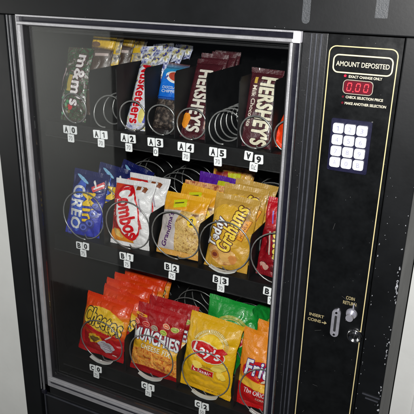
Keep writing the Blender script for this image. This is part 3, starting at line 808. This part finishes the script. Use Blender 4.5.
# --- silver nougat bar
bgs = foil('nougat_bar_film', [(0, (.1, .1, .4)), (1, (.7, .7, .72))], noise_mix=[(.36, (.03, .035, .20)), (.44, (.40, .42, .55)), (.51, (.62, .62, .66)), (.58, (.50, .44, .14)), (.62, (.05, .05, .24))], nscale=55, rough=.25)
pr = [(rct(.001, .076, .034, .130, 0), ink((.70, .70, .74)))]
pr += T('Musketeers', .000, .078, .130, .0250, (.62, .01, .03), rot=-91, bold=.07, outline=(.80, .80, .82), ol=.05)
pr += [(rct(.0215, .070, .006, .110, 0), ink((.05, .06, .32))), (ell(.014, .030, .007, .016), ink((.70, .62, .25)))]
nou = pack('nougat_bar', .048, .160, .010, bgs, pr, seed=17, kind='bar', seal=.009)
nou2 = pack('nougat_bar', .050, .162, .010, bgs, [(rct(.012, .030, .020, .040, 0), ink((.70, .70, .74)))], seed=27, wr=2.2, seal=.009)
# --- blue chewy bar
bgu = foil('blue_bar_film', [(0, (.015, .012, .012)), (.46, (.02, .016, .015)), (.50, (.012, .20, .60)), (.80, (.015, .25, .70)), (.90, (.06, .38, .60)), (1, (.10, .04, .03))])
chz = foil('bar_picture', [(0, (.03, .02, .02)), (1, (.03, .02, .02))], noise_mix=[(.40, (.012, .010, .010)), (.52, (.045, .032, .026)), (.62, (.14, .11, .09))], nscale=110)
pr = [(rct(0, .038, .060, .062), chz), (ell(.006, .118, .021, .012, -14), ink(WHITE)), (ell(.009, .119, .017, .009, -14), ink((.45, .10, .06))), (rct(-.012, .117, .010, .004, 50), ink((.1, .12, .3)))]
pr += T('CHOCOLATE', .002, .0955, .038, .0058, (.75, .78, .82), bold=.03) + T('CHIPPER', .002, .0875, .038, .0058, (.75, .78, .82), bold=.03)
pr += [(rct(0, .0745, .056, .0020), ink((.01, .10, .38)))]
pr += T('MADE IN', -.004, .034, .020, .003, (.5, .5, .5))[:0]
blu = pack('blue_snack_bar', .058, .150, .011, bgu, pr, seed=18, kind='bar', seal=.009)
# --- maroon chocolate bar
bgh = foil('chocolate_bar_film', [(0, (.055, .010, .016)), (1, (.060, .012, .018))], rough=.4)
pr = T("HERSHEY'S", .0090, .078, .130, .0330, (.70, .66, .54), rot=-91, bold=.075, outline=(.012, .004, .006), ol=.05)
pr += T('Milk Chocolate', -.0175, .086, .080, .0085, (.74, .68, .60), rot=-91, bold=.02) + [(rct(-.0165, .136, .006, .012, 0), ink((.55, .40, .10)))]
her = pack('chocolate_bar', .066, .160, .008, bgh, pr, seed=19, kind='bar', seal=.009)
pr = T("HERSHEY'S", .000, .078, .130, .0300, (.70, .66, .60), rot=-91, bold=.075, outline=(.012, .004, .006), ol=.05)
pr += [(ell(-.020, .034, .010, .016, 0, wob=.05), ink((.80, .36, .04))), (rct(.0245, .080, .0020, .120, 0), ink((.45, .30, .25)))]
her2 = pack('almond_chocolate_bar', .060, .170, .009, bgh, pr, seed=20, kind='bar', seal=.009)
# --- orange candy pack at the far right
bgr = foil('orange_candy_film', [(0, (.85, .10, .01)), (1, (.80, .09, .01))])
pr = [(ell(-.008, .070, .014, .040, 25), ink((.86, .20, .02))), (rct(-.006, .112, .040, .008, 30), ink((.30, .03, .01))), (rct(-.022, .085, .012, .007, 30), ink((.35, .03, .01)))]
orc = pack('orange_candy_pack', .062, .140, .013, bgr, pr, seed=21, seal=.009)

FA, FB, FC = ZA+.0028, ZBf+.0028, ZC+.0028
ordn = ['front', 'second', 'third', 'fourth', 'fifth', 'sixth']
# row A
place(mmf, .0540, .088, FA-.004, 17, 2, 0, 'green and brown candy pack lettered m&m\'s, at the front of the upper left coil', 'candy pack')
place(mmy, .070, .135, FA+.004, 16, 4, 6, 'candy pack with yellow top edge right behind the green front candy pack', 'candy pack', 'yellow topped candy packs in the upper left coil')
o = mms; place(o, .073, .170, FA+.004, 14, -5, 4, 'silver and yellow mottled candy pack, third back in the upper left coil', 'candy pack')
o = place(copy_pack(mmy), .078, .206, FA+.006, 12, 3, 8, 'candy pack with yellow top edge, second from the back of its coil', 'candy pack', 'yellow topped candy packs in the upper left coil')
o = place(copy_pack(mms), .084, .242, FA+.006, 12, -8, 10, 'mottled silver and yellow candy pack at the back of the upper left coil', 'candy pack')
place(nou, .2200, .088, FA-.002, 29, 0, -1, 'silver nougat bar with red lettering, front of its coil, beside the blue bar', 'candy bar', 'silver nougat bars')
for k, (y, ln, yw) in enumerate(((.118, 16, -14), (.150, 14, 12), (.182, 12, -15), (.212, 12, 14), (.244, 10, -8))):
    place(copy_pack(nou2) if k else nou2, .2255+(k % 2)*.003, y, FA+.004+.003*(k % 2), ln, yw, (6, -5, 8, -6, 5)[k], '%s silver nougat bar in its coil, only its crimped top showing above the divider' % ordn[k+1], 'candy bar', 'silver nougat bars')
place(blu, .2890, .092, FA-.002, 23, 0, 0, 'bright blue snack bar with dark brown lower half, alone in its coil', 'snack bar')
place(her2, .3590, .088, FA-.002, 29, 0, 0, 'maroon chocolate bar with an orange almond spot, left of the empty coil', 'chocolate bar')
for k, y in enumerate((.135, .168, .200)):
    place(copy_pack(her2), .3645, y, FA-.006, 15, (4, -5, 3)[k], 1, '%s maroon chocolate bar in its coil, behind the bar with the orange spot' % ordn[k+1], 'chocolate bar', 'maroon bars queued behind the front one')
place(her, .4960, .087, FA-.010, 16, 0, 1.5, "maroon chocolate bar lettered Milk Chocolate, nearest the right side of the window", 'chocolate bar')
place(orc, .562, .090, FA, 16, 0, 12, 'orange candy pack half hidden by the right window frame', 'candy pack')
# row B
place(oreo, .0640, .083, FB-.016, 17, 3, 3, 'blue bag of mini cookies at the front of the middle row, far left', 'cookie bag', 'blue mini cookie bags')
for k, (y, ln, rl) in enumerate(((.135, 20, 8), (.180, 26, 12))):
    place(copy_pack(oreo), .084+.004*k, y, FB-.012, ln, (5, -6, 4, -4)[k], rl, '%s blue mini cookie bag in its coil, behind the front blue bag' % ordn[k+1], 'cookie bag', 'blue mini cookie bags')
place(combo, .2005, .084, FB-.004, 15, 0, -1, 'white and red pretzel snack bag at the front of its coil', 'snack bag', 'white pretzel snack bags')
place(copy_pack(combo), .213, .122, FB, 14, 2, 1, 'second white pretzel snack bag, showing only behind the right edge of the front one', 'snack bag', 'white pretzel snack bags')
place(cook, .3270, .086, FB+.001, 22, 0, 0, 'yellow cookie pack with a white side panel and the number 2, front of its coil', 'cookie pack', 'yellow topped cookie packs')
place(copy_pack(cook), .340, .128, FB+.008, 18, -4, 2, 'second yellow topped cookie pack, just behind the front one', 'cookie pack', 'yellow topped cookie packs')
place(cook2, .338, .166, FB+.006, 18, 3, 1, 'brown speckled cookie pack with a yellow green patch, third back', 'cookie pack', 'brown speckled cookie packs')
place(cookp, .330, .250, FB+.006, 14, -4, 2, 'purple cookie pack with a yellow green patch, behind the speckled packs', 'cookie pack')
place(copy_pack(cook2), .345, .310, FB+.010, 12, 5, 4, 'brown speckled cookie pack at the very back behind the purple pack', 'cookie pack', 'brown speckled cookie packs')
place(teddy, .4450, .084, FB-.012, 16, 0, 2, 'golden bag of bear shaped cookies with outlined lettering, front of its coil', 'cookie bag', 'golden cookie bags')
for k, (y, yw) in enumerate(((.122, 3), (.160, -3))):
    place(copy_pack(teddy), .452+.004*k, y, FB, 15, yw, 2, '%s golden cookie bag, behind the front golden bag' % ordn[k+1], 'cookie bag', 'golden cookie bags')
place(bites, .5640, .094, FB, 17, 0, 1, 'dark red bite size snack bag cut off by the right side of the window', 'snack bag')
# row C
place(puff, .1035, .084, FC+.006, 15, 2, 4, 'orange and red cheese puff bag at the very front of the lower left coil', 'crisp bag', 'orange cheese puff bags')
for k, y in enumerate((.128, .160, .196, .232, .272)):
    place(copy_pack(puff), .118+.0015*k, y, FC+(.009, .016, .015, .022, .024)[k], (13, 12, 14, 12, 12)[k], (-4, 3, 4, -3, 2)[k], (5, 3, 2, 4, 3)[k], '%s orange cheese puff bag from the front of the lower left coil' % ordn[k+1] if k < 4 else 'rearmost orange cheese puff bag in the lower left coil', 'crisp bag', 'orange cheese puff bags')
place(mixb, .2600, .084, FC-.002, 14, 0, 2, 'dark red snack mix bag with a picture of mixed snacks, front of its coil', 'snack bag', 'dark red snack mix bags')
place(copy_pack(mixb), .275, .124, FC+.002, 13, 2, 1, 'second dark red snack mix bag, peeping out above the front one', 'snack bag', 'dark red snack mix bags')
place(crisp, .4030, .083, FC+.002, 14, 0, 3, 'bright yellow bag of potato crisps with a red ribbon logo, bottom row', 'crisp bag')
place(green, .4150, .175, FC+.006, 12, 3, 3, 'green crisp bag wholly behind the yellow crisp bag', 'crisp bag')
place(corn, .5450, .084, FC+.002, 15, 0, 1, 'orange and red corn chip bag at the front of the lower right coil', 'crisp bag', 'orange corn chip bags')
place(copy_pack(corn), .566, .118, FC+.010, 15, 3, 2, 'second orange corn chip bag, its top showing above the front one', 'crisp bag', 'orange corn chip bags')
place(copy_pack(green), .508, .235, FC+.012, 6, 84, 2, 'green crisp bag turned sideways behind the orange corn chip bags', 'crisp bag')

# ------------------------------------------------------------------ setting
bm = bmesh.new()
box(bm, -2.2, XL-.002, .24, .40, -1.72, 1.2)
box(bm, XR+.002, 2.4, .24, .40, -1.72, 1.2)
box(bm, XR+.048, XR+.060, .232, .2395, -1.72, 1.19, bev=.002)
tag(link('wall', bm, M['wall']), kind='structure')
bm = bmesh.new(); box(bm, -5.2, -.895, -1.72, -1.60, -1.72, 1.2)
tag(link('side_wall', bm, M['wall']), kind='structure')
bm = bmesh.new(); box(bm, -6, 4, -5, 3, -1.80, -1.7201)
tag(link('floor', bm, M['floor']), kind='structure')

# ------------------------------------------------------------------ light
w = bpy.data.worlds.new('World'); S.world = w; w.use_nodes = True
w.node_tree.nodes['Background'].inputs[0].default_value = (.62, .70, .85, 1)
w.node_tree.nodes['Background'].inputs[1].default_value = .035
def area(name, loc, tgt, size, power, col=(1, 1, 1)):
    l = bpy.data.lights.new(name, 'AREA'); l.shape = 'DISK'; l.size = size; l.energy = power; l.color = col
    o = bpy.data.objects.new(name, l); COL.objects.link(o); o.location = loc
    o.rotation_euler = (Vector(tgt)-Vector(loc)).to_track_quat('-Z', 'Y').to_euler(); return o
area('camera_flash', (.88, -.985, .150), (.34, .1, -.42), .035, 24, (1, .985, .97))
pl = bpy.data.lights.new('added_wall_fill', 'POINT'); pl.energy = 33; pl.shadow_soft_size = .2; pl.color = (1, .99, .96)  # added fill, not a real lamp; brightens the walls and their reflection
po = bpy.data.objects.new('added_wall_fill', pl); COL.objects.link(po); po.location = (-1.5, -.90, -.35)

# ------------------------------------------------------------------ camera
f = 588.68; px = Vector((.90013984, .17542229, -.39871706)); py = Vector((.4349863, -.31337461, .84414648)); pz = Vector((.0231343, -.93328633, -.35838726))
# rows: world axes seen in camera space (x right, y down, z forward)
right = Vector((px[0], py[0], pz[0])); down = Vector((px[1], py[1], pz[1])); fwd = Vector((px[2], py[2], pz[2]))
cd = bpy.data.cameras.new('camera'); co = bpy.data.objects.new('camera', cd); COL.objects.link(co)
m = Matrix(((right.x, -down.x, -fwd.x, .89512729), (right.y, -down.y, -fwd.y, -.96741164), (right.z, -down.z, -fwd.z, .07762088), (0, 0, 0, 1)))
co.matrix_world = m
cd.sensor_fit = 'HORIZONTAL'; cd.sensor_width = 36; cd.lens = f/414*36; cd.clip_start = .01; cd.clip_end = 60
S.camera = co
S.view_settings.view_transform = 'Standard'; S.view_settings.look = 'None'; S.view_settings.gamma = 1
S.view_settings.exposure = 0
S.render.engine = 'CYCLES'
S.cycles.max_bounces = 10; S.cycles.transparent_max_bounces = 16
